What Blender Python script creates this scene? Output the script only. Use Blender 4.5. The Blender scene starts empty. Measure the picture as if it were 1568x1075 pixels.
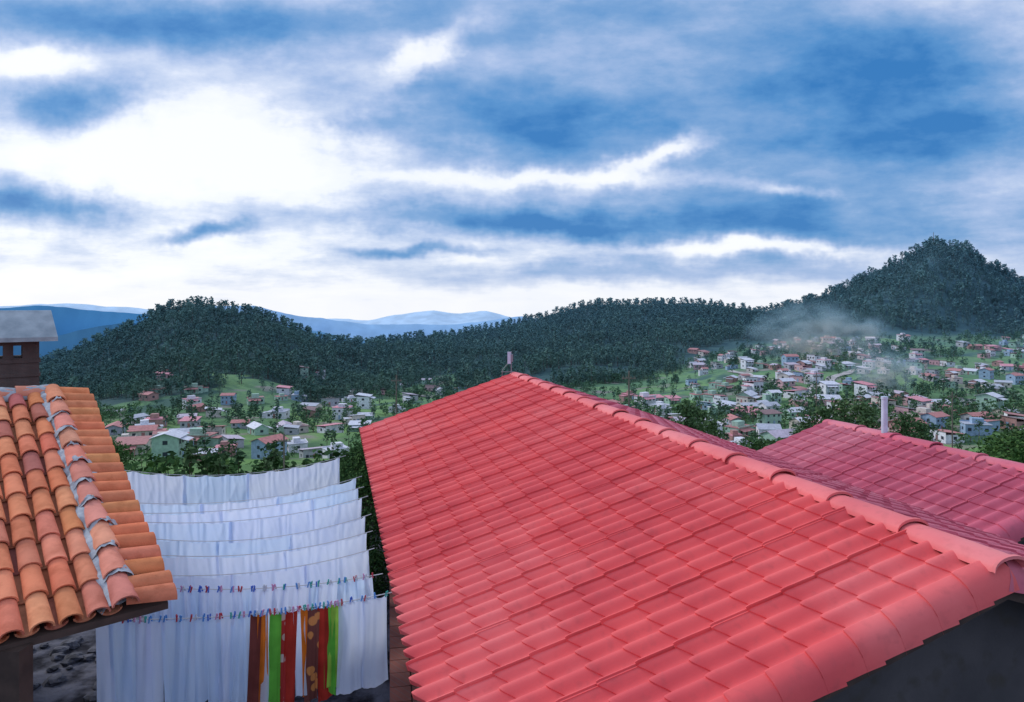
import bpy, math, random
import numpy as np
from mathutils import Vector, Matrix, noise as mn
random.seed(7); rng=np.random.default_rng(7)
scene=bpy.context.scene
COL=scene.collection

# ---------------------------------------------------------------- helpers
def link(o,parent=None):
    COL.objects.link(o)
    if parent: o.parent=parent
    return o
def empty(name,loc=(0,0,0)):
    e=bpy.data.objects.new(name,None); e.location=loc; e.empty_display_size=.3
    return link(e)
def mesh_obj(name,verts,faces,mats,parent=None,fm=None,smooth=False,angle=None,tint=None):
    me=bpy.data.meshes.new(name)
    me.from_pydata([tuple(v) for v in verts],[],faces)
    for m in (mats if isinstance(mats,(list,tuple)) else [mats]): me.materials.append(m)
    if fm is not None: me.polygons.foreach_set('material_index',fm)
    if smooth:
        me.polygons.foreach_set('use_smooth',[True]*len(me.polygons))
    if tint is not None:
        ca=me.color_attributes.new('tint','FLOAT_COLOR','POINT')
        arr=np.ones((len(verts),4)); arr[:,:3]=np.array(tint)
        ca.data.foreach_set('color',arr.ravel())
    me.update()
    if angle: me.set_sharp_from_angle(angle=math.radians(angle))
    return link(bpy.data.objects.new(name,me),parent)
class MB:
    def __init__(s): s.v=[];s.f=[];s.m=[];s.t=[]
    def add(s,vs,fs,mi=0,tint=(1,1,1)):
        n=len(s.v); s.v+= [tuple(v) for v in vs]; s.f+=[tuple(i+n for i in f) for f in fs]; s.m+=[mi]*len(fs); s.t+=[tint]*len(vs)
    def box(s,x0,x1,y0,y1,z0,z1,mi=0,M=None):
        vs=[Vector(p) for p in ((x0,y0,z0),(x1,y0,z0),(x1,y1,z0),(x0,y1,z0),(x0,y0,z1),(x1,y0,z1),(x1,y1,z1),(x0,y1,z1))]
        if M: vs=[M@v for v in vs]
        s.add(vs,[(0,3,2,1),(4,5,6,7),(0,1,5,4),(1,2,6,5),(2,3,7,6),(3,0,4,7)],mi)
    def tube(s,p0,p1,r0,r1,n=8,mi=0):
        p0=Vector(p0);p1=Vector(p1);a=(p1-p0).normalized()
        u=a.orthogonal().normalized();w=a.cross(u)
        vs=[]
        for p,r in((p0,r0),(p1,r1)):
            for k in range(n):
                t=2*math.pi*k/n; vs.append(p+u*r*math.cos(t)+w*r*math.sin(t))
        s.add(vs,[(k,(k+1)%n,n+(k+1)%n,n+k) for k in range(n)]+[tuple(range(n))[::-1],tuple(range(n,2*n))],mi)
    def obj(s,name,mats,parent=None,**k):
        return mesh_obj(name,s.v,s.f,mats,parent,fm=s.m,**k)
    def objt(s,name,mats,parent=None,**k):
        return mesh_obj(name,s.v,s.f,mats,parent,fm=s.m,tint=s.t,**k)

def nn(nt,t,**k):
    n=nt.nodes.new(t)
    for a,b in k.items(): setattr(n,a,b)
    return n
def mixc(nt,fac,a,b,blend='MIX'):
    m=nn(nt,'ShaderNodeMix',data_type='RGBA',blend_type=blend)
    for i,val in ((0,fac),(6,a),(7,b)):
        if isinstance(val,bpy.types.NodeSocket): nt.links.new(val,m.inputs[i])
        elif i==0: m.inputs[0].default_value=val
        else: m.inputs[i].default_value=(*val,1) if len(val)==3 else val
    return m.outputs[2]
def math_(nt,op,a,b=0.0,clamp=False):
    m=nn(nt,'ShaderNodeMath',operation=op,use_clamp=clamp)
    for i,val in enumerate((a,b)):
        if isinstance(val,bpy.types.NodeSocket): nt.links.new(val,m.inputs[i])
        else: m.inputs[i].default_value=val
    return m.outputs[0]
def maprange(nt,v,a,b,c=0,d=1):
    m=nn(nt,'ShaderNodeMapRange'); nt.links.new(v,m.inputs[0])
    for i,x in zip((1,2,3,4),(a,b,c,d)): m.inputs[i].default_value=x
    return m.outputs[0]
HAZE_PAINT=(.15,.31,.44)
def haze_paint(nt,col,mx=.5,far=1050):  # aerial perspective painted into the base colour, growing with distance from the origin
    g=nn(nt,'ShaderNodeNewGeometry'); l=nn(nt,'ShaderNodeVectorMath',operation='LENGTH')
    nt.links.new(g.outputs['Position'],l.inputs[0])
    return mixc(nt,maprange(nt,l.outputs['Value'],100,far,0,mx),col,HAZE_PAINT)
def pmat(name,c1,c2=None,scale=4,rough=.8,bump=0,bscale=None,tint=False,c3=None,s3=1,hz=0,rand=None,spec=.3,lo=.35,hi=.65,world=False,transl=0,stretch=None,det=5,seams=False):
    m=bpy.data.materials.new(name); m.use_nodes=True; nt=m.node_tree
    b=nt.nodes['Principled BSDF']; b.inputs['Roughness'].default_value=rough
    b.inputs['Specular IOR Level'].default_value=spec
    tc=nn(nt,'ShaderNodeTexCoord')
    vec=tc.outputs['Object']
    if world: vec=nn(nt,'ShaderNodeNewGeometry').outputs['Position']
    if stretch:
        mp=nn(nt,'ShaderNodeMapping'); mp.inputs['Scale'].default_value=stretch; nt.links.new(vec,mp.inputs[0]); vec=mp.outputs[0]
    def noi(sc,det=det):
        n=nn(nt,'ShaderNodeTexNoise'); n.inputs['Scale'].default_value=sc; n.inputs['Detail'].default_value=det
        nt.links.new(vec,n.inputs['Vector']); return n.outputs[0]
    rgb=nn(nt,'ShaderNodeRGB'); rgb.outputs[0].default_value=(*c1,1); col=rgb.outputs[0]
    if c2: col=mixc(nt,maprange(nt,noi(scale),lo,hi),col,c2)
    if c3: col=mixc(nt,maprange(nt,noi(s3),.5,.68),col,c3)
    if tint:
        at=nn(nt,'ShaderNodeAttribute',attribute_name='tint'); col=mixc(nt,1.0,col,at.outputs['Color'],'MULTIPLY')
    if rand:
        oi=nn(nt,'ShaderNodeObjectInfo'); col=mixc(nt,oi.outputs['Random'],col,mixc(nt,.75,col,rand))
    if hz: col=haze_paint(nt,col,hz)
    nt.links.new(col,b.inputs['Base Color'])
    if bump:
        bp=nn(nt,'ShaderNodeBump'); bp.inputs['Strength'].default_value=bump; bp.inputs['Distance'].default_value=.02
        nt.links.new(noi(bscale or scale*6,4),bp.inputs['Height']); nt.links.new(bp.outputs[0],b.inputs['Normal'])
    if transl:
        tr=nn(nt,'ShaderNodeBsdfTranslucent'); nt.links.new(col,tr.inputs[0])
        mx=nn(nt,'ShaderNodeMixShader'); mx.inputs[0].default_value=transl
        nt.links.new(b.outputs[0],mx.inputs[1]); nt.links.new(tr.outputs[0],mx.inputs[2])
        nt.links.new(mx.outputs[0],nt.nodes['Material Output'].inputs[0])
    return m
def leafmat(name,c1,c2,rand,hz):
    m=bpy.data.materials.new(name); m.use_nodes=True; nt=m.node_tree; nt.nodes.remove(nt.nodes['Principled BSDF'])
    b=nn(nt,'ShaderNodeBsdfDiffuse'); oi=nn(nt,'ShaderNodeObjectInfo'); g=nn(nt,'ShaderNodeNewGeometry')
    col=mixc(nt,g.outputs['Random Per Island'],c1,c2)
    col=mixc(nt,oi.outputs['Random'],col,mixc(nt,.7,col,rand))
    n=nn(nt,'ShaderNodeTexNoise'); n.inputs['Scale'].default_value=.018; n.inputs['Detail'].default_value=3; nt.links.new(g.outputs['Position'],n.inputs['Vector'])
    col=mixc(nt,maprange(nt,n.outputs[0],.42,.64,0,.5),col,tuple(q*1.5+.01 for q in c2))
    col=haze_paint(nt,col,hz); nt.links.new(col,b.inputs[0]); nt.links.new(b.outputs[0],nt.nodes['Material Output'].inputs[0]); return m
def brickmat(name,c1,c2,mortar,sc):
    m=bpy.data.materials.new(name); m.use_nodes=True; nt=m.node_tree; b=nt.nodes['Principled BSDF']; b.inputs['Roughness'].default_value=.9
    tc=nn(nt,'ShaderNodeTexCoord'); br=nn(nt,'ShaderNodeTexBrick')
    sp=nn(nt,'ShaderNodeSeparateXYZ'); nt.links.new(tc.outputs['Object'],sp.inputs[0])
    cb=nn(nt,'ShaderNodeCombineXYZ'); nt.links.new(math_(nt,'ADD',sp.outputs[0],sp.outputs[1]),cb.inputs[0]); nt.links.new(sp.outputs[2],cb.inputs[1])
    nt.links.new(cb.outputs[0],br.inputs['Vector'])
    br.inputs['Color1'].default_value=(*c1,1);br.inputs['Color2'].default_value=(*c2,1);br.inputs['Mortar'].default_value=(*mortar,1)
    br.inputs['Scale'].default_value=sc; br.inputs['Mortar Size'].default_value=.02
    n=nn(nt,'ShaderNodeTexNoise'); n.inputs['Scale'].default_value=6; n.inputs['Detail'].default_value=5
    nt.links.new(mixc(nt,maprange(nt,n.outputs[0],.3,.7,0,.6),br.outputs['Color'],(c1[0]*.4,c1[1]*.4,c1[2]*.4)),b.inputs['Base Color'])
    bp=nn(nt,'ShaderNodeBump'); bp.inputs['Strength'].default_value=.5; bp.inputs['Distance'].default_value=.01
    nt.links.new(br.outputs['Color'],bp.inputs['Height']); nt.links.new(bp.outputs[0],b.inputs['Normal'])
    return m

# ---------------------------------------------------------------- camera
cam=bpy.data.cameras.new('camera'); co=link(bpy.data.objects.new('camera',cam))
co.location=(0,0,0); co.rotation_euler=(math.radians(90),0,0)
cam.lens=24; cam.sensor_width=36; cam.shift_y=-.0462; cam.clip_start=.1; cam.clip_end=80000
scene.camera=co
scene.view_settings.view_transform='Standard'; scene.view_settings.look='None'

# ---------------------------------------------------------------- sky
SUN_EL=math.radians(36); SUN_AZ=math.radians(-62)
W=bpy.data.worlds.new('World'); scene.world=W; W.use_nodes=True
nt=W.node_tree; bg=nt.nodes['Background']
sky=nn(nt,'ShaderNodeTexSky',sky_type='NISHITA'); sky.sun_disc=False; sky.sun_elevation=SUN_EL; sky.sun_rotation=SUN_AZ
tc=nn(nt,'ShaderNodeTexCoord'); sp=nn(nt,'ShaderNodeSeparateXYZ'); nt.links.new(tc.outputs['Generated'],sp.inputs[0])
X,Y,Z=sp.outputs
yp=math_(nt,'MAXIMUM',Y,.2)
cb=nn(nt,'ShaderNodeCombineXYZ'); nt.links.new(math_(nt,'DIVIDE',X,yp),cb.inputs[0]); nt.links.new(math_(nt,'DIVIDE',Z,yp),cb.inputs[1])
def snoise(vec,sc,det,ro=.55,col=False):
    n=nn(nt,'ShaderNodeTexNoise'); n.inputs['Scale'].default_value=sc; n.inputs['Detail'].default_value=det; n.inputs['Roughness'].default_value=ro
    nt.links.new(vec,n.inputs['Vector']); return n.outputs[1 if col else 0]
def vm(op,a,b):
    m=nn(nt,'ShaderNodeVectorMath',operation=op); nt.links.new(a,m.inputs[0])
    if isinstance(b,bpy.types.NodeSocket): nt.links.new(b,m.inputs[1])
    else: m.inputs[1].default_value=b
    return m.outputs[0]
zz=math_(nt,'ADD',math_(nt,'MAXIMUM',Z,0.0),.16)
cq=nn(nt,'ShaderNodeCombineXYZ'); nt.links.new(math_(nt,'DIVIDE',X,zz),cq.inputs[0]); nt.links.new(math_(nt,'DIVIDE',Y,zz),cq.inputs[1])
wp=snoise(cb.outputs[0],5,5,.65,True)
w1=vm('MULTIPLY',vm('SUBTRACT',wp,(.5,.5,.5)),(.26,.085,0))
P=vm('ADD',cb.outputs[0],w1)
G=[(60,20,280,50,4,.62),(110,155,120,42,0,.8),(45,310,115,36,0,.95),(325,352,80,12,-3,.75),(640,382,110,8,0,.5),
(850,340,400,24,2,.68),(780,185,260,80,8,.6),(1350,115,330,120,5,.42),(1290,140,170,50,0,.2),(400,35,220,45,0,.45),
(800,10,350,60,0,.42),(1480,235,220,55,0,.42),(1300,320,350,38,3,.38),(850,420,220,16,0,.32),(1250,412,350,22,0,.42),(540,200,80,18,0,.3),
(300,240,220,80,0,-.5),(640,85,100,22,-30,-.42),(1000,245,75,18,-22,-.65),(850,278,230,13,0,-.5),(1150,378,190,10,0,-.45),(50,90,80,20,0,-.45),(1200,287,70,9,5,-.4),(1150,200,560,230,0,.27)]
tot=None
for (u,v,ru,rv,tl,wt) in G:
    mp=nn(nt,'ShaderNodeMapping',vector_type='TEXTURE')
    mp.inputs['Location'].default_value=((u-784)/1045,(465-v)/1045,0)
    mp.inputs['Rotation'].default_value=(0,0,-math.radians(tl)); mp.inputs['Scale'].default_value=(ru/1045,rv/1045,1)
    nt.links.new(P,mp.inputs[0])
    d=nn(nt,'ShaderNodeVectorMath',operation='DOT_PRODUCT'); nt.links.new(mp.outputs[0],d.inputs[0]); nt.links.new(mp.outputs[0],d.inputs[1])
    g=math_(nt,'MULTIPLY',math_(nt,'EXPONENT',math_(nt,'MULTIPLY',d.outputs['Value'],-1.0)),wt)
    tot=g if tot is None else math_(nt,'ADD',tot,g)
n1=snoise(cq.outputs[0],1.3,7,.6)
st_=vm('MULTIPLY',cb.outputs[0],(5.5,12,1)); n2=snoise(st_,1,6,.6)
dens=math_(nt,'ADD',math_(nt,'ADD',tot,.17),math_(nt,'ADD',math_(nt,'MULTIPLY',math_(nt,'SUBTRACT',n1,.5),.9),math_(nt,'MULTIPLY',math_(nt,'SUBTRACT',n2,.5),.85)))
dens=math_(nt,'MULTIPLY',dens,maprange(nt,Z,.0,.07,.4,1))
rp=nn(nt,'ShaderNodeValToRGB'); nt.links.new(dens,rp.inputs[0]); cr=rp.color_ramp
cr.elements[0].position=.0; cr.elements[0].color=(1.0,1.0,1.0,1)
cr.elements[1].position=1; cr.elements[1].color=(.03,.19,.50,1)
for p_,c in ((.15,(.92,.94,1)),(.28,(.67,.74,.90)),(.46,(.41,.53,.78)),(.64,(.22,.39,.67)),(.84,(.09,.28,.59))):
    e=cr.elements.new(p_); e.color=(*c,1)
skyc=vm('MULTIPLY',sky.outputs[0],(.1,.1,.1))
c=mixc(nt,.10,rp.outputs[0],skyc)
offscreen_sky=math_(nt,'MAXIMUM',maprange(nt,Z,.42,.75),maprange(nt,Y,.25,-.2))  # unseen sky overhead and behind the camera, toned to shape the scene's light
c=mixc(nt,offscreen_sky,c,(.55,.65,.86))
bg.inputs[1].default_value=1.0
c2=vm('MULTIPLY',c,(1.03,1.05,1.08))
nt.links.new(c2,bg.inputs[0])
sl=bpy.data.lights.new('sun','SUN'); sl.energy=1.8; sl.angle=math.radians(14); sl.color=(1,.97,.94)
so=link(bpy.data.objects.new('sun',sl))
dv=Vector((math.sin(SUN_AZ)*math.cos(SUN_EL),math.cos(SUN_AZ)*math.cos(SUN_EL),math.sin(SUN_EL)))
so.rotation_euler=dv.to_track_quat('Z','Y').to_euler(); so.location=(-20,10,30)

# ---------------------------------------------------------------- terrain
def sm(t): t=np.clip(t,0,1); return t*t*(3-2*t)
def vn(x,y,seed=0):
    xi=np.floor(x);yi=np.floor(y);fx=x-xi;fy=y-yi;fx=fx*fx*(3-2*fx);fy=fy*fy*(3-2*fy)
    def h(a,b): 
        s=np.sin(a*127.1+b*311.7+seed*74.7)*43758.5453; return s-np.floor(s)
    return (h(xi,yi)*(1-fx)+h(xi+1,yi)*fx)*(1-fy)+(h(xi,yi+1)*(1-fx)+h(xi+1,yi+1)*fx)*fy
def fbm(x,y,seed=0,o=4):
    s=0;a=.5
    for i in range(o): s=s+a*vn(x*2**i,y*2**i,seed+i);a*=.5
    return s/(1-.5**o)
CT=np.array([(-400,590,650),(0,585,650),(70,568,650),(130,542,640),(200,512,640),(260,484,650),(320,478,650),(400,496,650),(440,512,660),(500,532,700),(560,537,760),(600,531,800),(700,522,850),(760,510,880),(840,492,900),(900,475,900),(1000,474,900),(1060,473,900),(1130,483,880),(1170,488,860),(1230,474,840),(1290,450,820),(1340,424,800),(1380,405,800),(1430,380,800),(1480,388,800),(1500,406,800),(1568,440,800),(1800,480,800),(2300,520,800)],float)
CA=(CT[:,0]-784)/1045; CZ=-(CT[:,1]-465)/1045*CT[:,2]; CD=CT[:,2]
FA=(np.array([-300,100,470,560,700,850,900,1040,1150,1568,2300])-784)/1045
FD=np.array([330,330,340,420,440,460,480,520,600,620,620.])
def params(x,y):
    a=x/np.maximum(y,40.)
    D=np.interp(a,CA,CD); F=np.interp(a,FA,FD); t=(y-F)/(D-F)
    return a,D,F,t
def height(x,y):
    x=np.asarray(x,float);y=np.asarray(y,float)
    a,D,F,t=params(x,y)
    fl=np.interp(y,[-50,18,30,60,120,200,260,330,430,600,900],[-5.3,-5.35,-9,-19,-33,-45,-49,-53,-57,-58,-58])
    fr=np.interp(y,[-50,18,30,60,120,200,350,450,550,620,900],[-5.3,-5.35,-9,-19,-32,-42,-45,-41,-35,-31,-31])
    r=sm((a-.12)/.35); fl=fl*(1-r)+fr*r
    zc=np.interp(a,CA,CZ)
    s=.6*sm(t)+.4*np.clip(t,0,1)
    z=fl+(zc-fl)*s
    z=z+(fbm(x/90,y/90,3)-.5)*75*s*(1-s)*1.6
    tb=sm((y-D)/800); z=np.where(y>D,zc+(-420-zc)*tb,z)
    z=z+(fbm(x/30,y/30,9)-.5)*5*np.clip((y-30)/150,0,1)
    return z
nx,ny=430,400
tt=np.linspace(-1,1,nx); xs=2600*np.sinh(3.5*tt)/np.sinh(3.5)
t2=np.linspace(0,1,ny); ys=-60+2700*np.sinh(2.5*t2)/np.sinh(2.5)
xs=np.concatenate([[-60000],xs,[60000]]); ys=np.concatenate([[-3000],ys,[6000,18000]])
XX,YY=np.meshgrid(xs,ys); ZZ=height(XX,YY)
ZZ[YY>3000]=-900; 
a_,D_,F_,T_=params(XX,YY)
def clearing(x,y,a,t):
    return (a<-.08)&(a>-.62)&(t<.30)&(fbm(x/48.,y/48.,31)>.40+.75*np.clip(t,0,1))
forest=sm((T_+.02)/.12)*np.where(clearing(XX,YY,a_,T_),.15,1.)
V=np.stack([XX,YY,ZZ],-1).reshape(-1,3); n_x=len(xs);n_y=len(ys)
i,j=np.meshgrid(np.arange(n_x-1),np.arange(n_y-1)); b0=(j*n_x+i).ravel()
Fq=np.stack([b0,b0+1,b0+1+n_x,b0+n_x],-1)
gm=bpy.data.materials.new('ground'); gm.use_nodes=True; gt=gm.node_tree; gb=gt.nodes['Principled BSDF']; gb.inputs['Roughness'].default_value=.95; gb.inputs['Specular IOR Level'].default_value=.1
pos=nn(gt,'ShaderNodeNewGeometry').outputs['Position']
def gno(sc,det=4):
    n=nn(gt,'ShaderNodeTexNoise'); n.inputs['Scale'].default_value=sc; n.inputs['Detail'].default_value=det; gt.links.new(pos,n.inputs['Vector']); return n.outputs[0]
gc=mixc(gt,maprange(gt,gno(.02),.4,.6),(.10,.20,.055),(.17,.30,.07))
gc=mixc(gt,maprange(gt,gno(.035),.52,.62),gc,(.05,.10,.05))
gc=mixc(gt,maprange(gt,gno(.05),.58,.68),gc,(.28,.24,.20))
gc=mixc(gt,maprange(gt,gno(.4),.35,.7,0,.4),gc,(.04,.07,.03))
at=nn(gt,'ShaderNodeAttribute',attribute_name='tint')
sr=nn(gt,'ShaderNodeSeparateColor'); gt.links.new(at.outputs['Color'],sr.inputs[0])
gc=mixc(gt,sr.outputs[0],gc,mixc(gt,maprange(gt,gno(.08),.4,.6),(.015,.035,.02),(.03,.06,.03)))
gc=haze_paint(gt,gc,.45)
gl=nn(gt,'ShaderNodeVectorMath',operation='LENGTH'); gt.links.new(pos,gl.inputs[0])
gc=mixc(gt,maprange(gt,gl.outputs['Value'],1200,9000),gc,(.36,.55,.78))  # far ground painted pale blue for aerial perspective
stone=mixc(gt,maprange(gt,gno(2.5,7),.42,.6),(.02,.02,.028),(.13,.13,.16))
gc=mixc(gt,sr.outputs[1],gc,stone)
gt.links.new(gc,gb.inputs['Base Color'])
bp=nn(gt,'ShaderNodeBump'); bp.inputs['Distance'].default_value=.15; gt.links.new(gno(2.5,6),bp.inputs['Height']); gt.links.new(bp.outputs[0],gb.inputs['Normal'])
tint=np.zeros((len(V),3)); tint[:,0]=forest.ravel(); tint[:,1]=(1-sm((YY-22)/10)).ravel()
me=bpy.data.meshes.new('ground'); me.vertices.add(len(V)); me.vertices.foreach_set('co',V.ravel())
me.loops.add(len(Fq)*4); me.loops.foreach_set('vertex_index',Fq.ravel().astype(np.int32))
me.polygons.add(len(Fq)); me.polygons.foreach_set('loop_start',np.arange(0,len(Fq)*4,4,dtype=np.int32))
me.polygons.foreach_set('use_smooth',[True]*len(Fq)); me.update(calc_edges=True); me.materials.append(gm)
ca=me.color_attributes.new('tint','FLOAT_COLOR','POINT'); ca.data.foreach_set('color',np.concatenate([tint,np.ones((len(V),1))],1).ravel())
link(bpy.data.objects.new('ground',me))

# distant mountains, with aerial perspective baked into their blue base colours
def mountain(name,prof,Yd,col,seed,amp,depth):
    prof=np.array(prof,float); us=np.linspace(prof[0,0],prof[-1,0],320); vs_=np.interp(us,prof[:,0],prof[:,1])
    xc=(us-784)/1045*Yd; zc=-(vs_-465)/1045*Yd; zc=zc+(fbm(xc/(Yd*.07),xc*0,seed,5)-.5)*amp*Yd/1045
    rows=14; vv=[];ff=[]
    for r in range(-rows,rows+1):
        f=abs(r)/rows; yy=Yd+r/rows*depth
        z=zc+(-950-zc)*(f**.8)+ (fbm(xc/(depth*.25),np.full_like(xc,yy/(depth*.25)),seed+5,5)-.5)*depth*.22*f*(1.3-f)
        for x_,z_ in zip(xc,z): vv.append((x_,yy+0*x_,z_))
    n=len(us)
    for r in range(2*rows):
        for k in range(n-1): b=r*n+k; ff.append((b,b+1,b+n+1,b+n))
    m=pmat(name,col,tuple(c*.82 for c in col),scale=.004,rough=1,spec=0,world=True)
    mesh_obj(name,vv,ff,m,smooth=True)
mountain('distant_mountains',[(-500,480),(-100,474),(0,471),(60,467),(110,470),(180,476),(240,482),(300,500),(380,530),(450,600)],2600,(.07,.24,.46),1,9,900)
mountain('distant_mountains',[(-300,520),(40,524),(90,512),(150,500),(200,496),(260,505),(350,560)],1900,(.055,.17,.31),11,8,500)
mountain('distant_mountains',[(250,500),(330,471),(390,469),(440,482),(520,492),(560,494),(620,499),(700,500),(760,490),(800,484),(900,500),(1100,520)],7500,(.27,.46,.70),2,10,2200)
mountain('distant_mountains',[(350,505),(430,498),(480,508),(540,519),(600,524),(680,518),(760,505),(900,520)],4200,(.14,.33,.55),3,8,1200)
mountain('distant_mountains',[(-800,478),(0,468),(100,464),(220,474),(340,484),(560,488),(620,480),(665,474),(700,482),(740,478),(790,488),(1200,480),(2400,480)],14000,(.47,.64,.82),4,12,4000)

# ---------------------------------------------------------------- trees
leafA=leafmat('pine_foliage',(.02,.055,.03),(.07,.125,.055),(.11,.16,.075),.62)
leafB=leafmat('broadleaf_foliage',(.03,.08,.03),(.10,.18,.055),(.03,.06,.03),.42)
bark=pmat('bark',(.07,.045,.03),(.12,.09,.07),scale=8,rough=.95,hz=.3)
def tree_mesh(name,kind,nclump,per,leaf,seed,limbs=0):
    R=random.Random(seed); mb=MB()
    bend=(R.uniform(-.03,.03),R.uniform(-.03,.03))
    def ax(h): return Vector((bend[0]*math.sin(h*3),bend[1]*math.sin(h*2.5),h))
    L=5
    for k in range(L):
        h0=k/L*.95;h1=(k+1)/L*.95
        mb.tube(ax(h0),ax(h1),.018*(1-h0)+.002,.018*(1-h1)+.002,6,1)
    for c in range(nclump):
        if kind=='pine':
            h=.22+.78*(R.random()**.85); rr=(.21*(1-h)**.65+.02)*R.uniform(.45,1.15)
        else:
            h=R.uniform(.25,1); rr=.36*math.sqrt(max(0,1-((h-.6)/.42)**2))*R.uniform(.3,1.1)
        t=R.uniform(0,6.283); cpos=ax(h)+Vector((rr*math.cos(t),rr*math.sin(t),-.03*rr*5 if kind=='pine' else 0))
        if limbs and c%limbs==0: mb.tube(ax(max(.1,h-.08)),cpos,.006,.002,4,1)
        cs=(.05 if kind=='pine' else .075)*R.uniform(.7,1.3)
        for q in range(per):
            o=cpos+Vector((R.gauss(0,cs),R.gauss(0,cs),R.gauss(0,cs*.55)))
            s=leaf*R.uniform(.6,1.4); u=Vector((R.gauss(0,1),R.gauss(0,1),R.gauss(0,.6))).normalized(); w=u.orthogonal().normalized()
            w=(Matrix.Rotation(R.uniform(0,3.14),3,u)@w)
            mb.add([o-u*s-w*s*.5,o+u*s*.2-w*s*.6,o+u*s,o+w*s*.6],[(0,1,2,3)],0)
    me=bpy.data.meshes.new(name); me.from_pydata(mb.v,[],mb.f); me.materials.append(leafA if kind=='pine' else leafB); me.materials.append(bark)
    me.polygons.foreach_set('material_index',mb.m); me.update(); return me
far=[tree_mesh('pine_far%d'%k,'pine',20,4,.06,k) for k in range(3)]
farB=[tree_mesh('broad_far%d'%k,'broad',24,5,.075,20+k) for k in range(2)]
def forest_obj(name,pts,me):
    v=[];f=[]
    for (x,y,z,h) in pts:
        t=random.uniform(0,6.283); s=h*.7071; n=len(v)
        for k in range(4): v.append((x+s*math.cos(t+k*math.pi/2),y+s*math.sin(t+k*math.pi/2),z))
        f.append((n,n+1,n+2,n+3))
    o=mesh_obj(name,v,f,[leafA]); o.instance_type='FACES'; o.use_instance_faces_scale=True; o.instance_faces_scale=1
    o.show_instancer_for_render=False; o.show_instancer_for_viewport=False
    ch=bpy.data.objects.new('tree',me); link(ch,o)
N=80000
x=rng.uniform(-800,900,N); y=rng.uniform(300,980,N)
a,D,F,t=params(x,y); k=(abs(a)<.95)&(t>-.03)&(y<D+40)
cl=fbm(x/60,y/60,31); k&=(t>.16)|(cl<.45+t*1.2)
k&=~(clearing(x,y,a,t)&(rng.random(N)>.08))
x=x[k];y=y[k];t=t[k];D=D[k]
h=rng.uniform(5,9.5,len(x))
tall=(rng.random(len(x))>.96)|((abs(y-D)<25)&(rng.random(len(x))>.86)); h=np.where(tall,rng.uniform(11,17,len(x)),h)
z=height(x,y)-.4
idx=rng.integers(0,3,len(x))
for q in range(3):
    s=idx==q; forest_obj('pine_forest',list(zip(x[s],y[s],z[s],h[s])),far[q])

# ---------------------------------------------------------------- village houses
def M(n,c,c2=None,**k): return pmat(n,c,c2 or tuple(q*.75 for q in c),scale=1.2,hz=.3,det=3,**k)
walls=[M('white_plaster',(.78,.78,.86)),M('cream_plaster',(.66,.60,.56)),M('brick_plaster',(.44,.24,.22)),M('pink_plaster',(.66,.40,.44)),M('blue_plaster',(.32,.45,.62)),M('grey_block',(.44,.44,.50)),M('white_plaster_b',(.80,.82,.90)),M('green_plaster',(.38,.56,.46))]
roofs=[M('rust_tin_roof',(.44,.18,.17),rough=.6),M('grey_tin_roof',(.46,.48,.56),rough=.5),M('clay_roof',(.52,.21,.20)),M('pale_tin_roof',(.66,.67,.76),rough=.5),M('pink_roof',(.68,.28,.33)),M('brown_roof',(.26,.16,.16)),M('lilac_tin_roof',(.53,.45,.55),rough=.5)]
dark=pmat('window_glass',(.04,.05,.07),rough=.2)
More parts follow.
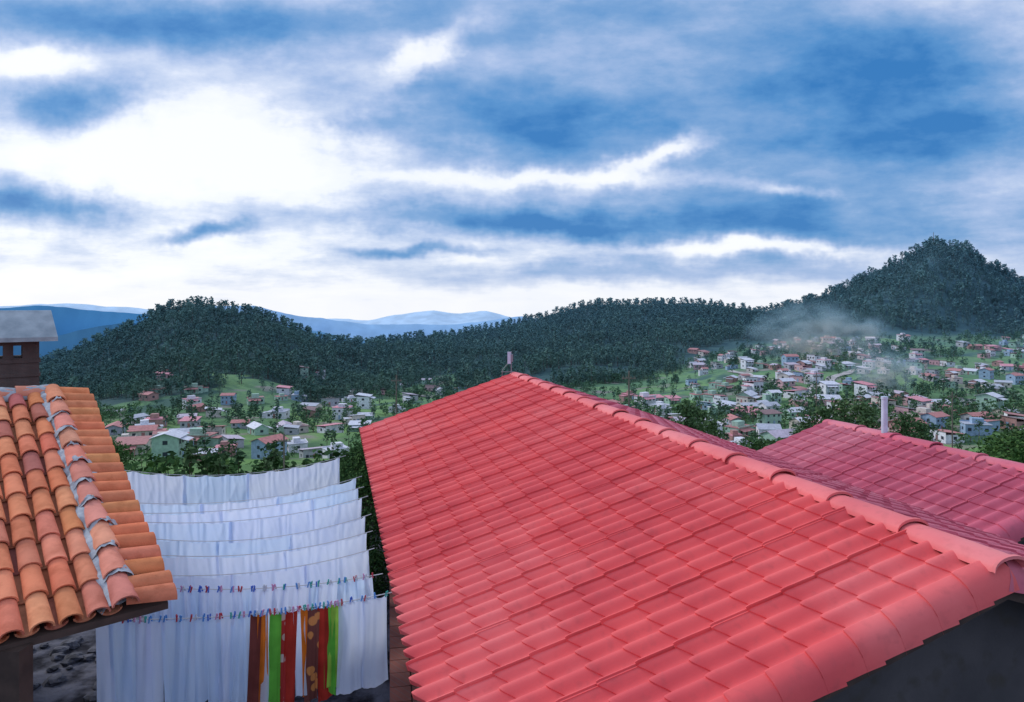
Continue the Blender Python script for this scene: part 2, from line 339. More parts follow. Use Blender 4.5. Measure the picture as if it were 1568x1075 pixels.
def house(k):
    R=random.Random(100+k); w=R.uniform(5.5,9.5);l=R.uniform(5,7.5);h=R.uniform(2.5,3.1)*(2 if R.random()<.12 else 1); mb=MB()
    typ=R.choice(['gable','gable','gable','shed','shed','flat'])
    mb.box(-w/2,w/2,-l/2,l/2,-3,h,0)
    o=.5;rise=R.uniform(.9,1.5)
    if typ=='gable':
        for sgn in(-1,1):
            vs=[(-w/2-o,sgn*(l/2+o),h-.15),(w/2+o,sgn*(l/2+o),h-.15),(w/2+o,0,h+rise),(-w/2-o,0,h+rise)]
            vs2=[(a_,b_,c_+.12) for a_,b_,c_ in vs]
            mb.add(vs+vs2,[(0,1,2,3),(4,5,6,7),(0,1,5,4),(1,2,6,5),(0,3,7,4)],1)
        for s_ in(-1,1): mb.add([(s_*w/2,-l/2,h),(s_*w/2,l/2,h),(s_*w/2,0,h+rise)],[(0,1,2)],0)
    elif typ=='shed':
        vs=[(-w/2-o,-l/2-o,h+.1),(w/2+o,-l/2-o,h+.1),(w/2+o,l/2+o,h+1.1),(-w/2-o,l/2+o,h+1.1)]
        mb.add(vs+[(a_,b_,c_+.12) for a_,b_,c_ in vs],[(0,1,2,3),(4,5,6,7),(0,1,5,4),(1,2,6,5),(2,3,7,6),(0,3,7,4)],1)
        mb.add([(-w/2,l/2,h),(w/2,l/2,h),(w/2,l/2,h+.98),(-w/2,l/2,h+.98)],[(0,1,2,3)],0)
    else:
        mb.box(-w/2-.2,w/2+.2,-l/2-.2,l/2+.2,h,h+.2,1); mb.box(-w/2,w/2,-l/2-.1,-l/2+.1,h+.2,h+.6,0); mb.box(-w/4,w/5,-1,1.5,h+.2,h+1.9,0)
    fl=[0] if h<4 else [0,2.9]
    for f0 in fl:
        for s_ in(-1,1):
            for xx in (-w*.3,w*.05,w*.34):
                if f0==0 and xx==w*.05: mb.box(xx-.5,xx+.5,s_*(l/2+.03)-.03,s_*(l/2+.03)+.03,0,2.1,3)
                else: mb.box(xx-.5,xx+.5,s_*(l/2+.03)-.03,s_*(l/2+.03)+.03,f0+1,f0+2.0,2)
            mb.box(s_*(w/2+.03)-.03,s_*(w/2+.03)+.03,-.6,.6,f0+1,f0+2.0,2)
    if R.random()<.5:
        mb.add([(-w/2,-l/2-2.4,h-.8),(w/4,-l/2-2.4,h-.8),(w/4,-l/2,h-.25),(-w/2,-l/2,h-.25)],[(0,1,2,3)],1)
        for xx in(-w/2+.1,w/4-.1): mb.box(xx-.07,xx+.07,-l/2-2.35,-l/2-2.2,-2,h-.8,3)
    if R.random()<.45: mb.box(w/2,w/2+2.6,-l/3,l/4,-3,h*.78,0); mb.box(w/2+.01,w/2+2.9,-l/3-.3,l/4+.3,h*.78,h*.78+.12,1)
    me=bpy.data.meshes.new('village_house'); me.from_pydata(mb.v,[],mb.f)
    for m in (R.choice([walls[0],walls[6],walls[1]]+walls),R.choice(roofs+[roofs[4],roofs[6],roofs[2],roofs[3]]),dark,R.choice([roofs[5],walls[4],roofs[0]])): me.materials.append(m)
    me.polygons.foreach_set('material_index',mb.m); me.update(); return me
HM=[house(k) for k in range(46)]
placed=[]
def cluster(n,a0,a1,y0,y1,md=9,ang=0.3,smax=1.1,th=.4):
    c=0;tr=0
    while c<n and tr<n*60:
        tr+=1; y=random.uniform(y0,y1)
        x=random.uniform(a0,a1)*y
        if fbm(np.array(x/40.),np.array(y/40.),77)<th: continue
        if any((x-p[0])**2+(y-p[1])**2<md*md for p in placed): continue
        placed.append((x,y)); c+=1
        o=link(bpy.data.objects.new('village_house',random.choice(HM)))
        o.location=(x,y,float(height(x,y))+.3); o.rotation_euler=(0,0,random.choice([0,math.pi/2,math.pi])+ang+random.gauss(0,.3)); s=random.uniform(.7,smax); o.scale=(s,s,s)
cluster(30,-.60,-.22,185,290,10)
cluster(30,-.34,-.06,280,500,11)
cluster(16,-.62,-.2,300,450,14,th=.3)
cluster(46,.06,.36,190,390,9.5,th=.45)
cluster(60,.28,.8,200,340,10,th=.46)
cluster(165,.26,.8,340,605,8.5,.3,1.0,th=.45)
# village / floor trees
N=15000
x=rng.uniform(-500,620,N); y=rng.uniform(60,620,N); a,D,F,t=params(x,y)
cl=fbm(x/50,y/50,55); k=(t<.05)&(abs(a)<.9)&((cl>.58)|(rng.random(N)<.14)|((a>-.12)&(a<.12)&(y>420)&(rng.random(N)<.8)))
x=x[k];y=y[k]
PA=np.array(placed); k=np.array([((PA[:,0]-p)**2+(PA[:,1]-q)**2).min()>30 for p,q in zip(x,y)]); x=x[k];y=y[k]
z=height(x,y)-.2; h=rng.uniform(3,7,len(x)); idx=rng.integers(0,3,len(x))
forest_obj('valley_trees',[p for p,i_ in zip(zip(x,y,z,h),idx) if i_==0],farB[0])
forest_obj('valley_trees',[p for p,i_ in zip(zip(x,y,z,h),idx) if i_==1],farB[1])
forest_obj('valley_trees',[p for p,i_ in zip(zip(x,y,z,h*1.2),idx) if i_==2],far[0])
# roads
roadm=pmat('dirt_road',(.48,.45,.44),(.34,.31,.30),scale=.3,hz=.25,world=True)
def road(pts,w):
    P_=[];
    for (x0,y0),(x1,y1) in zip(pts[:-1],pts[1:]):
        for q in range(24): P_.append((x0+(x1-x0)*q/24+1.5*math.sin(q*.5),y0+(y1-y0)*q/24))
    vs=[];fs=[]
    for k in range(len(P_)):
        p=Vector(P_[k]);n_=(Vector(P_[min(k+1,len(P_)-1)])-Vector(P_[max(k-1,0)])).normalized(); s=Vector((-n_.y,n_.x))
        for m_ in(-1,-.33,.33,1):
            q=p+s*w/2*m_; vs.append((q.x,q.y,float(height(q.x,q.y))+.45))
    for k in range(len(P_)-1):
        for m_ in range(3): b=4*k+m_; fs.append((b,b+1,b+5,b+4))
    mesh_obj('dirt_road',vs,fs,roadm,smooth=True)
road([(-124,441),(-104,395),(-91,359),(-60,278),(-30,240)],5)
road([(-124,441),(-60,420),(-20,400)],4)
road([(115,205),(150,270),(140,330),(190,400),(250,470),(300,560)],5)
road([(60,210),(95,300),(150,380),(150,470)],4)
road([(180,230),(260,300),(300,400),(400,500)],5)

# near individual trees
nearp=[tree_mesh('pine_near%d'%k,'pine',120,22,.016,60+k,3) for k in range(2)]
nearb=tree_mesh('broad_near','broad',130,24,.022,70,4)
def tree(nm,me,x,y,top,sc=1):
    o=link(bpy.data.objects.new(nm,me)); g=float(height(x,y))-.2; h=top-g; o.location=(x,y,g); o.scale=(h*sc,h*sc,h); o.rotation_euler=(0,0,random.uniform(0,6))
for (u,v,yd,sc) in [(1052,618,60,.8),(1072,630,64,.75),(1090,645,55,.8),(1262,626,52,.9),(1290,616,56,.9),(1322,622,50,1.),(1385,638,48,.9),(1408,648,52,1.),(1240,642,60,.9)]:
    tree('pine_tree',random.choice(nearp),(u-784)/1045*yd,yd,-(v-465)/1045*yd,sc)
for (u,v,yd,sc) in [(1545,672,40,1.2),(548,686,26,.9),(1165,676,70,1.2),(175,680,80,.8),(1568,660,60,1.2)]:
    tree('broadleaf_tree',nearb,(u-784)/1045*yd,yd,-(v-465)/1045*yd,sc)
for (x_,y_,top_) in [(-2.75,13.2,-4.0),(-2.5,12.4,-4.5),(-3.4,16,-3.9),(-3.9,19,-3.8)]:
    tree('shrub',nearb,x_,y_,top_,.9)
# utility poles
wood=pmat('pole_wood',(.12,.1,.09),(.2,.17,.15),scale=3)
for (u,v,yd) in [(963,568,60),(607,574,75),(435,664,60),(1458,600,90),(1250,570,110)]:
    x=(u-784)/1045*yd; g=float(height(x,yd)); top=-(v-465)/1045*yd; mb=MB(); mb.tube((0,0,g-.3),(0,0,top),.10,.07,8); mb.box(-.6,.6,-.05,.05,top-.7,top-.6)
    for q in(-.5,-.2,.2,.5): mb.tube((q,0,top-.6),(q,0,top-.45),.04,.03,6)
    o=mb.obj('utility_pole',[wood]); o.location=(x,yd,0)
mb=MB(); mb.tube((494,800,60),(494,800,84),.35,.2,6)
for q in range(5): mb.box(493.2,494.8,799.9,800.1,72+q*2.4,72.25+q*2.4)
mb.obj('radio_mast',[wood])

# ---------------------------------------------------------------- red tiled houses
def redmat(name,c1,c2,c3,s=.22):
    m=pmat(name,c1,c2,scale=1.1,rough=.6,bump=.06,bscale=40,c3=c3,s3=.5,spec=s,det=7)
    nt=m.node_tree; b=nt.nodes['Principled BSDF']; src=b.inputs['Base Color'].links[0].from_socket
    tc=nn(nt,'ShaderNodeTexCoord'); n=nn(nt,'ShaderNodeTexNoise'); n.inputs['Scale'].default_value=9; n.inputs['Detail'].default_value=6; nt.links.new(tc.outputs['Object'],n.inputs['Vector'])
    col=mixc(nt,maprange(nt,n.outputs[0],.55,.75,0,.35),src,tuple(q*.6+.03 for q in c2))
    nt.links.new(col,b.inputs['Base Color']); return m
redA=redmat('red_tile',(.80,.115,.115),(.66,.085,.095),(.80,.17,.17))
redB=redmat('red_tile_sky_tint',(.60,.12,.18),(.48,.095,.145),(.62,.19,.24))  # blue sky reflection painted into the red tile colour, hence pinker
redC=redmat('ridge_tile',(.78,.18,.185),(.68,.14,.15),(.80,.25,.255))
darkwood=pmat('dark_wood',(.05,.035,.03),(.09,.06,.05),scale=5)
wallm=pmat('shaded_wall_plaster',(.045,.045,.05),(.085,.08,.085),scale=1.2,bump=.5,rough=.95,c3=(.06,.055,.05),s3=5)  # gable's shade painted in as a near-black base colour
def V3(a,b,c): return Vector((a,b,c))
def roof_slope(name,O,r,d,L,run,tn,p,course,mat,parent,lipN=True,lipF=True,seed=0):
    R=random.Random(seed)
    r=V3(r[0],r[1],0); D3=V3(d[0],d[1],-tn).normalized(); Nn=V3(d[0]*tn,d[1]*tn,1).normalized()
    S=run*math.sqrt(1+tn*tn); nc=max(1,round(S/course)); course=S/nc
    cols=[]
    if lipN: cols+=[(-.15,1,-.22,-1),(-.14,1,-.12,-1),(-.11,1,-.05,-1),(-.06,1,-.012,-1)]
    nr=3*int(round(L/p/3)); per=12; p=L/nr
    def prof(w):
        f=(w/p)%1.0; c=.5+.5*math.cos(2*math.pi*f); return c**1.05
    for k in range(nr*per+1):
        w=k*L/(nr*per)
        if k%(3*per)==0 and 0<k<nr*per:
            cols+=[(w-.022,prof(w),0,-1),(w-.018,prof(w),-.045,k),(w-.003,prof(w),-.045,k),(w,prof(w),.014,-1)]
        else:
            ph=(k%(3*per))/(3*per); cols.append((w,prof(w),.014*(1-ph),-1))
    if lipF: cols+=[(L+.06,1,-.008,-1),(L+.12,1,-.035,-1),(L+.155,1,-.09,-1),(L+.17,1,-.17,-1)]
    amp=.070;lift=.032
    vs=[];fs=[];nC=len(cols); rows=0
    for j in range(nc):
        gd={}
        for ti,tt_ in enumerate((0,.35,.7,.93,1,1.0001)):
            for (w,pr,g,kk) in cols:
                if kk>=0:
                    if kk not in gd: gd[kk]=R.choice([0,.2,1,1.1])
                    g=g*gd[kk]
                st0=0 if j==0 else -.09
                s=j*course+st0+(course+.11*pr-.04-st0)*min(tt_,1)
                lf=lift*(.35+.65*pr)
                h=amp*(pr-1)+.05+lf*(tt_ if tt_<=1 else -.9)+g-(.008 if tt_==0 and j else 0)
                if tt_==1: h-=.006
                vs.append(Vector(O)+r*w+D3*s+Nn*h)
        for ti in range(5):
            for c_ in range(nC-1):
                b=rows+ti*nC+c_; fs.append((b,b+1,b+nC+1,b+nC))
        rows+=6*nC
    return mesh_obj(name,vs,fs,mat,parent,smooth=True,angle=42)
def caps(name,O,r,L,seg,mat,parent,w=.16,h=.105,z=.0):
    r=V3(r[0],r[1],0); side=V3(r.y,-r.x,0); mb=MB(); n=max(1,round((L+.2)/seg)); seg=(L+.2)/n
    RR=random.Random(4)
    for k in range(n):
        rows=[]; jz=RR.uniform(-.008,.008); jx=RR.uniform(-.012,.012)
        for (f,sc,dz) in ((0,1.1,.012),(.03,1.1,.014),(.05,1.02,.004),(.5,1,0),(1.1,.93,-.012)):
            w0=-.15+(k+f)*seg; row=[]
            for q in range(13):
                t=math.pi*q/12; row.append(Vector(O)+r*w0+side*(w*sc*math.cos(t)+jx)+V3(0,0,z+jz+dz+h*sc*math.sin(t)**.8-.02))
            rows.append(row)
        vs=[v for rw in rows for v in rw]; fs=[(a_*13+b_,a_*13+b_+1,(a_+1)*13+b_+1,(a_+1)*13+b_) for a_ in range(4) for b_ in range(12)]
        inner=[v-V3(0,0,.025) for v in rows[0]]; m0=len(vs); vs+=inner; fs+=[(b_,b_+1,m0+b_+1,m0+b_) for b_ in range(12)]
        mb.add(vs,fs)
    return mb.obj(name,[mat],parent,smooth=True,angle=40)
rD=(-.252,.968); dL=(-.968,-.252); dR=(.968,.252)
def walls_under(parent,O,L,runL,runR,tn,zb,inset=.45):
    r=V3(*rD,0); mb=MB(); O=Vector(O)
    def pt(w,c,z): 
        return O+r*w+V3(dR[0],dR[1],0)*c+V3(0,0,z-O.z)
    def top(c): return O.z-.13-tn*abs(c)
    a0,a1=-(runL-inset),(runR-inset)
    for w0 in(.3,L-.3):
        mb.add([pt(w0,a0,zb),pt(w0,a1,zb),pt(w0,a1,top(a1)),pt(w0,0,top(0)),pt(w0,a0,top(a0))],[(0,1,2,3,4)])
    for c_ in(a0,a1): mb.add([pt(.3,c_,zb),pt(L-.3,c_,zb),pt(L-.3,c_,top(c_)),pt(.3,c_,top(c_))],[(0,1,2,3)])
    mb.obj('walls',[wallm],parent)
    mb=MB()
    for sg,run in((-1,runL),(1,runR)):
        w0,w1=-.06,L+.06
        vs=[pt(w0,0,O.z-.09),pt(w1,0,O.z-.09),pt(w1,sg*run,O.z-.09-tn*run),pt(w0,sg*run,O.z-.09-tn*run)]
        mb.add(vs,[(0,1,2,3)])
        for w0 in (-.1,L+.04):
            a=[pt(w0,0,O.z-.08),pt(w0+.05,0,O.z-.08),pt(w0+.05,sg*run,O.z-.08-tn*run),pt(w0,sg*run,O.z-.08-tn*run)]
            b_=[v-V3(0,0,.17) for v in a]; mb.add(a+b_,[(0,1,2,3),(4,5,6,7),(0,1,5,4),(1,2,6,5),(2,3,7,6),(0,3,7,4)])
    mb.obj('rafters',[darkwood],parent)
TN=.325
H1=empty('red_tiled_house'); O1=(3.8,5.36,-2.03)
roof_slope('roof_left',O1,rD,dL,14.64,4.29,TN,.25,.36,redA,H1,seed=1)
roof_slope('roof_right',O1,rD,dR,14.64,3.74,TN,.25,.36,redB,H1,seed=2)
caps('ridge_caps',O1,rD,14.64,.92,redC,H1)
walls_under(H1,O1,14.64,4.29,3.9,TN,-5.6)
H2=empty('second_tiled_house'); O2=(8.42,9.98,-2.63)
roof_slope('roof_left',O2,rD,dL,5.3,1.9,TN,.25,.36,redB,H2,seed=3)
roof_slope('roof_right',O2,rD,dR,5.3,3.4,TN,.25,.36,redB,H2,seed=4)
caps('ridge_caps',O2,rD,5.3,.92,redB,H2,w=.15,h=.09)
walls_under(H2,O2,5.3,1.9,3.4,TN,-5.6,.2)
white=pmat('white_paint',(.55,.66,.80),(.45,.53,.64),scale=6,rough=.6)
mb=MB(); mb.tube((7.42,13.6,-3.2),(7.42,13.6,-1.90),.058,.058,16); mb.tube((7.42,13.6,-1.90),(7.42,13.6,-1.85),.066,.066,16); mb.obj('stove_pipe',[white],smooth=True,angle=40)
grey=pmat('grey_metal',(.22,.23,.26),rough=.4)
mb=MB(); mb.tube((-.02,19.55,-2.2),(-.02,19.55,-1.36),.018,.012,8); mb.box(-.13,-.03,19.52,19.58,-1.72,-1.38,1); mb.box(-.03,.03,19.5,19.6,-1.66,-1.45,0)
mb.tube((-.3,19.55,-1.95),(.05,19.55,-1.95),.012,.012,6); mb.tube((-.28,19.55,-1.9),(-.28,19.55,-2.3),.010,.010,6); mb.tube((-.28,19.55,-1.9),(-.02,19.55,-1.6),.006,.006,5); mb.obj('antenna',[grey,white])
cabm=pmat('cable',(.5,.5,.52)); mb=MB(); cp=[V3(3.95,5.25,-2.05),V3(4.05,5.3,-2.12),V3(4.2,5.35,-2.15),V3(4.35,5.45,-2.13),V3(4.6,5.6,-2.05),V3(5.2,6.0,-1.95)]
for a_,b_ in zip(cp[:-1],cp[1:]): mb.tube(a_,b_,.007,.007,6)
mb.obj('loose_cable',[cabm])

# ---------------------------------------------------------------- clay tile roof (left)
clay=pmat('clay_tile',(.84,.84,.84),(1,1,1),scale=7,rough=.95,bump=.3,bscale=60,tint=True,c3=(.74,.70,.68),s3=6,spec=.04)
mortar=pmat('mortar',(.33,.36,.40),(.45,.48,.52),scale=8,bump=.9,bscale=18,rough=.95)
H3=empty('clay_tiled_house')
e=V3(.753,.658,0); dh=V3(-.658,.753,0); tn3=.35
up3=(dh+V3(0,0,tn3)).normalized(); N3=e.cross(up3).normalized(); 
if N3.z<0: N3=-N3
K=V3(-3.41,6.0,-2.64-.07); SL=4.48
PAL=[(.78,.26,.13),(.82,.29,.15),(.76,.25,.13),(.84,.34,.19),(.72,.23,.13),(.50,.17,.14),(.80,.28,.145),(.84,.32,.18),(.79,.27,.14),(.70,.24,.16),(.80,.29,.16),(.77,.27,.15)]
def tile(mb,p_low,axis,side,N_,ln,r0,r1,tint_,inv=False,hs=.85):
    n=9; vs=[]
    for (f,rr) in((0,r1),(1,r0)):
        for q in range(n):
            t=math.pi*q/(n-1); hh=math.sin(t)*rr*hs
            vs.append(p_low+axis*ln*f+side*rr*math.cos(t)+N_*(-hh if inv else hh))
    for q in range(n):
        t=math.pi*q/(n-1); rr=r1-.016; hh=math.sin(t)*rr*hs
        vs.append(p_low+side*rr*math.cos(t)+N_*(-hh if inv else hh))
    for q in range(n):
        t=math.pi*q/(n-1); rr=r1-.016; hh=math.sin(t)*rr*hs
        vs.append(p_low+axis*.25+side*rr*math.cos(t)*.95+N_*(-hh if inv else hh))
    fs=[(q,q+1,n+q+1,n+q) for q in range(n-1)]+[(q,q+1,2*n+q+1,2*n+q) for q in range(n-1)]+[(2*n+q,2*n+q+1,3*n+q+1,3*n+q) for q in range(n-1)]
    mb.add(vs,fs,0,tint_)
R=random.Random(5)
mb=MB(); nrow=11; cl_=SL/nrow
for i_ in range(16):
    off=-.20-i_*.2
    for j_ in range(nrow):
        c_=R.choice(PAL); c_=tuple(q*R.uniform(.9,1.06) for q in c_)
        jt=R.uniform(-.008,.008)
        tile(mb,K+e*(off+jt)+up3*(j_*cl_-.02+R.uniform(-.012,.012))+N3*(.055+R.uniform(-.004,.006)),(up3-N3*.045+e*R.uniform(-.012,.012)).normalized(),e,N3,cl_+.06,.076,.090,c_)
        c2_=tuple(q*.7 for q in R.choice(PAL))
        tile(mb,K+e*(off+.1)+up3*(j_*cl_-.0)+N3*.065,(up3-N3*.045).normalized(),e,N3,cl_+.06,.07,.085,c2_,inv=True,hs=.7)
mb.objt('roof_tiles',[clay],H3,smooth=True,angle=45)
mb=MB()
for j_ in range(22):
    s=.04+j_*(SL-.05)/21.5
    c_=tuple(q*R.uniform(.82,1.05) for q in R.choice([PAL[0],PAL[1],PAL[2],PAL[4],PAL[6]]))
    tile(mb,K+e*(.42+R.uniform(-.015,.015))+up3*(s+R.uniform(-.01,.01))+N3*(.03),(-e+N3*.16+up3*R.uniform(-.04,.04)).normalized(),up3,N3,.42,.088,.102,c_,hs=.8)
mb.objt('verge_tiles',[clay],H3,smooth=True,angle=45)
mb=MB()
for j_ in range(11):
    c_=tuple(q*R.uniform(.88,1.08) for q in R.choice([(.76,.30,.20),(.70,.27,.20),(.80,.34,.23)]))
    tile(mb,K+up3*(j_*cl_-.05)+N3*(.115),(up3-N3*.05).normalized(),e,N3,cl_+.05,.088,.108,c_)
for i_ in range(8):
    tile(mb,K+up3*(SL)-e*(.38*i_+.4)+N3*(.07),(e-N3*.05).normalized(),up3,N3,.42,.09,.105,(.72,.29,.20))
mb.objt('cap_tiles',[clay],H3,smooth=True,angle=45)
mb=MB()
def lump_strip(p0,ax_,ln,side,half,h,N_,seed):
    n=int(ln/.025)+2;m=13;vs=[]
    for a_ in range(n):
        for b_ in range(m):
            t=b_/(m-1)*2-1
            edge=.06*mn.noise(Vector((b_*.45,seed*1.7,3 if a_<n/2 else 9)))
            q=p0+ax_*(ln*a_/(n-1)+edge); wob=mn.noise(Vector((a_*.2+seed,b_*.5,seed)))
            hw=half*(1+.5*mn.noise(Vector((a_*.14,seed*3.1,t*.5))))
            vs.append(q+side*hw*t+N_*(h*(1-abs(t)**2.2)+.035*wob-.01))
    mb.add(vs,[(a_*m+b_,a_*m+b_+1,(a_+1)*m+b_+1,(a_+1)*m+b_) for a_ in range(n-1) for b_ in range(m-1)])
lump_strip(K-up3*.02+N3*.058,up3,SL,e,.178,.08,N3,1.3)
for j_ in range(1,11): lump_strip(K+up3*(j_*cl_-.10+R.uniform(-.02,.02))+N3*.088+e*R.uniform(-.02,.03),up3,R.uniform(.03,.09),e,R.uniform(.12,.14),.12+R.uniform(-.01,.008),N3,j_*2.7)
lump_strip(K+up3*SL+N3*.03,-e,3.2,up3,.14,.12,N3,9.1)
mb.obj('mortar',[mortar],H3,smooth=True)
mb=MB(); A_=K+e*.36;B_=K-e*3.4
top_=up3*SL; back=(dh*3-V3(0,0,1.0))
vs=[A_+N3*-.02,B_-N3*.02,B_+top_-N3*.02,A_+top_-N3*.02,A_+top_+back,B_+top_+back]; mb.add(vs,[(0,1,2,3),(3,2,5,4)])
vs2=[v-V3(0,0,.06) for v in vs]; mb.add(vs2,[(0,1,2,3),(3,2,5,4)]); mb.add([vs[0],vs[3],vs2[3],vs2[0]],[(0,1,2,3)]); mb.add([vs[0],vs[1],vs2[1],vs2[0]],[(0,1,2,3)])
mb.obj('roof_deck',[darkwood],H3)
gwall=pmat('grey_plaster',(.12,.12,.13),(.2,.2,.22),scale=2,bump=.4,rough=.95)
mb=MB(); c0=K-e*.75+dh*.45; c1=K-e*3.4+dh*.45; c2_=c1+dh*6.3; c3_=c0+dh*6.3
def tz(v):
    s=(v-K).dot(dh); return K.z+tn3*s-.12 if s<4.3 else K.z+tn3*4.23-.33*(s-4.23)-.15
for p_,q_ in((c0,c1),(c0,c3_),(c3_,c2_)):
    for k in range(10):
        a_=p_.lerp(q_,k/10); b_=p_.lerp(q_,(k+1)/10)
        mb.add([V3(a_.x,a_.y,-5.6),V3(b_.x,b_.y,-5.6),V3(b_.x,b_.y,tz(b_)),V3(a_.x,a_.y,tz(a_))],[(0,1,2,3)])
mb.obj('walls',[gwall],H3)
mb=MB(); pz=c0+V3(.28,-.35,0)
Mx=Matrix.Translation((pz.x,pz.y,0)); mb.box(-.08,.08,-.08,.08,-5.5,K.z-.05,0,Mx); mb.obj('porch_post',[darkwood],H3)
stm=pmat('stone',(.05,.05,.06),(.15,.15,.18),scale=5,bump=.8,rough=.95)
mb=MB()
for k in range(240):
    x_=R.uniform(-8,-3);y_=R.uniform(7,13);s=R.uniform(.03,.15)
    vs=[];
    for a_ in range(6):
        ph=math.pi*a_/5
        for b_ in range(9):
            th=2*math.pi*b_/9; q=V3(math.sin(ph)*math.cos(th),math.sin(ph)*math.sin(th),math.cos(ph)*.5); f=1+.5*mn.noise(q*2+V3(k*3.3,0,0))
            vs.append(V3(x_,y_,-5.32)+q*s*f)
    mb.add(vs,[(a_*9+b_,a_*9+(b_+1)%9,(a_+1)*9+(b_+1)%9,(a_+1)*9+b_) for a_ in range(5) for b_ in range(9)])
mb.obj('rubble_stones',[stm])
# chimney
brickd=brickmat('chimney_brick',(.12,.07,.06),(.09,.06,.055),(.16,.15,.15),14)
capm=pmat('cement_sheet',(.40,.46,.50),(.24,.29,.33),scale=4,rough=.85,bump=.3)
CH=empty('brick_chimney',(-7.36,10,0)); CH.rotation_euler=(0,0,math.radians(36.9)); mb=MB()
x0,x1,y0,y1=-.75,.345,-.36,.36
mb.box(x0,x1,y0,y1,-3,-.78)
for xa,wd in ((x0,.2),(-.34,.14),(-.08,.12),(x1-.2,.2)):
    for ya in(y0,y1-.12): mb.box(xa,xa+wd,ya,ya+.12,-.78,-.60)
mb.box(x0,x1,y0,y0+.12,-.60,-.543);mb.box(x0,x1,y1-.12,y1,-.60,-.543)
for q in range(3): mb.box(x0-.015,x1+.015,y0-.015,y1+.015,-1.25+q*.2,-1.20+q*.2)
mb.obj('shaft',[brickd],CH)
mb=MB(); lo=[(-1,-.55,-.54),(.56,-.55,-.54),(.56,.55,-.54),(-1,.55,-.54)]; mid=[(a_,b_,c_+.06) for a_,b_,c_ in lo]; hi=[(-.95,-.12,-.10),(.5,-.12,-.10),(.5,.12,-.10),(-.95,.12,-.10)]
mb.add(lo+mid+hi,[(0,1,2,3),(0,1,5,4),(1,2,6,5),(2,3,7,6),(3,0,4,7),(4,5,9,8),(5,6,10,9),(6,7,11,10),(7,4,8,11),(8,9,10,11)])
mb.obj('cap',[capm],CH)

# ---------------------------------------------------------------- low brick wall under the eave
wbrick=brickmat('wall_brick',(.36,.12,.09),(.28,.10,.08),(.2,.18,.17),5)
mb=MB(); 
p0=V3(-2.0,11.35,0);p1=V3(-1.0,5.8,0); ax_=(p1-p0).normalized(); sd=V3(-ax_.y,ax_.x,0)
if sd.x<0: sd=-sd
Mx=Matrix(((ax_.x,sd.x,0,p0.x),(ax_.y,sd.y,0,p0.y),(0,0,1,0),(0,0,0,1)))
LL=(p1-p0).length
mb.box(0,LL,.0,1.0,-5.5,-4.45,0,Mx)
nb=int(LL/.3)
for k in range(nb):
    for r_ in range(4):
        q=R.uniform(-.006,.006); mb.box(k*.3+.006,k*.3+.292,-.04+r_*.25+.005,-.04+r_*.25+.24,-4.448,-4.39+q,0,Mx)
mb.obj('brick_wall',[wbrick])

# ---------------------------------------------------------------- laundry
clothm=pmat('white_cotton',(.80,.86,.99),(.72,.79,.97),scale=1.5,rough=.95,spec=.05,transl=.45,bump=.5,bscale=6,det=3)
clothb=pmat('pale_blue_cotton',(.64,.78,.98),(.71,.82,.98),scale=2,rough=.95,spec=.05,transl=.45,bump=.5,bscale=6,det=3)
def cm(n,c): return pmat(n,c,tuple(q*.75 for q in c),scale=5,rough=.9,spec=.05,transl=.2,det=2)
# printed cloth: hard-edged bands of two colours along the garment
def printed(n,c1,c2,sc):
    m=cm(n,c1); nt=m.node_tree; b=nt.nodes['Principled BSDF']; tc=nn(nt,'ShaderNodeTexCoord')
    vo=nn(nt,'ShaderNodeTexVoronoi'); vo.inputs['Scale'].default_value=sc; nt.links.new(tc.outputs['Object'],vo.inputs['Vector'])
    col=mixc(nt,maprange(nt,vo.outputs['Distance'],.38,.44),c2,c1); nt.links.new(col,b.inputs['Base Color']); return m
cc={'o':cm('orange_cloth',(.85,.22,.03)),'g':cm('green_cloth',(.16,.55,.07)),'l':cm('lime_cloth',(.42,.72,.10)),'r':cm('red_cloth',(.55,.05,.035)),'b':cm('brown_cloth',(.22,.06,.05)),'w':clothm,'p':clothb,
'x':printed('printed_red_cloth',(.50,.05,.05),(.75,.68,.65),9),'y':printed('printed_brown_cloth',(.20,.07,.06),(.75,.3,.1),8)}
ropem=pmat('rope',(.6,.6,.62))
pegc=[pmat('peg_%d'%k,c,rough=.5) for k,c in enumerate([(.05,.15,.6),(.5,.05,.08),(.05,.4,.35),(.1,.3,.7),(.6,.3,.5),(.6,.62,.7)])]
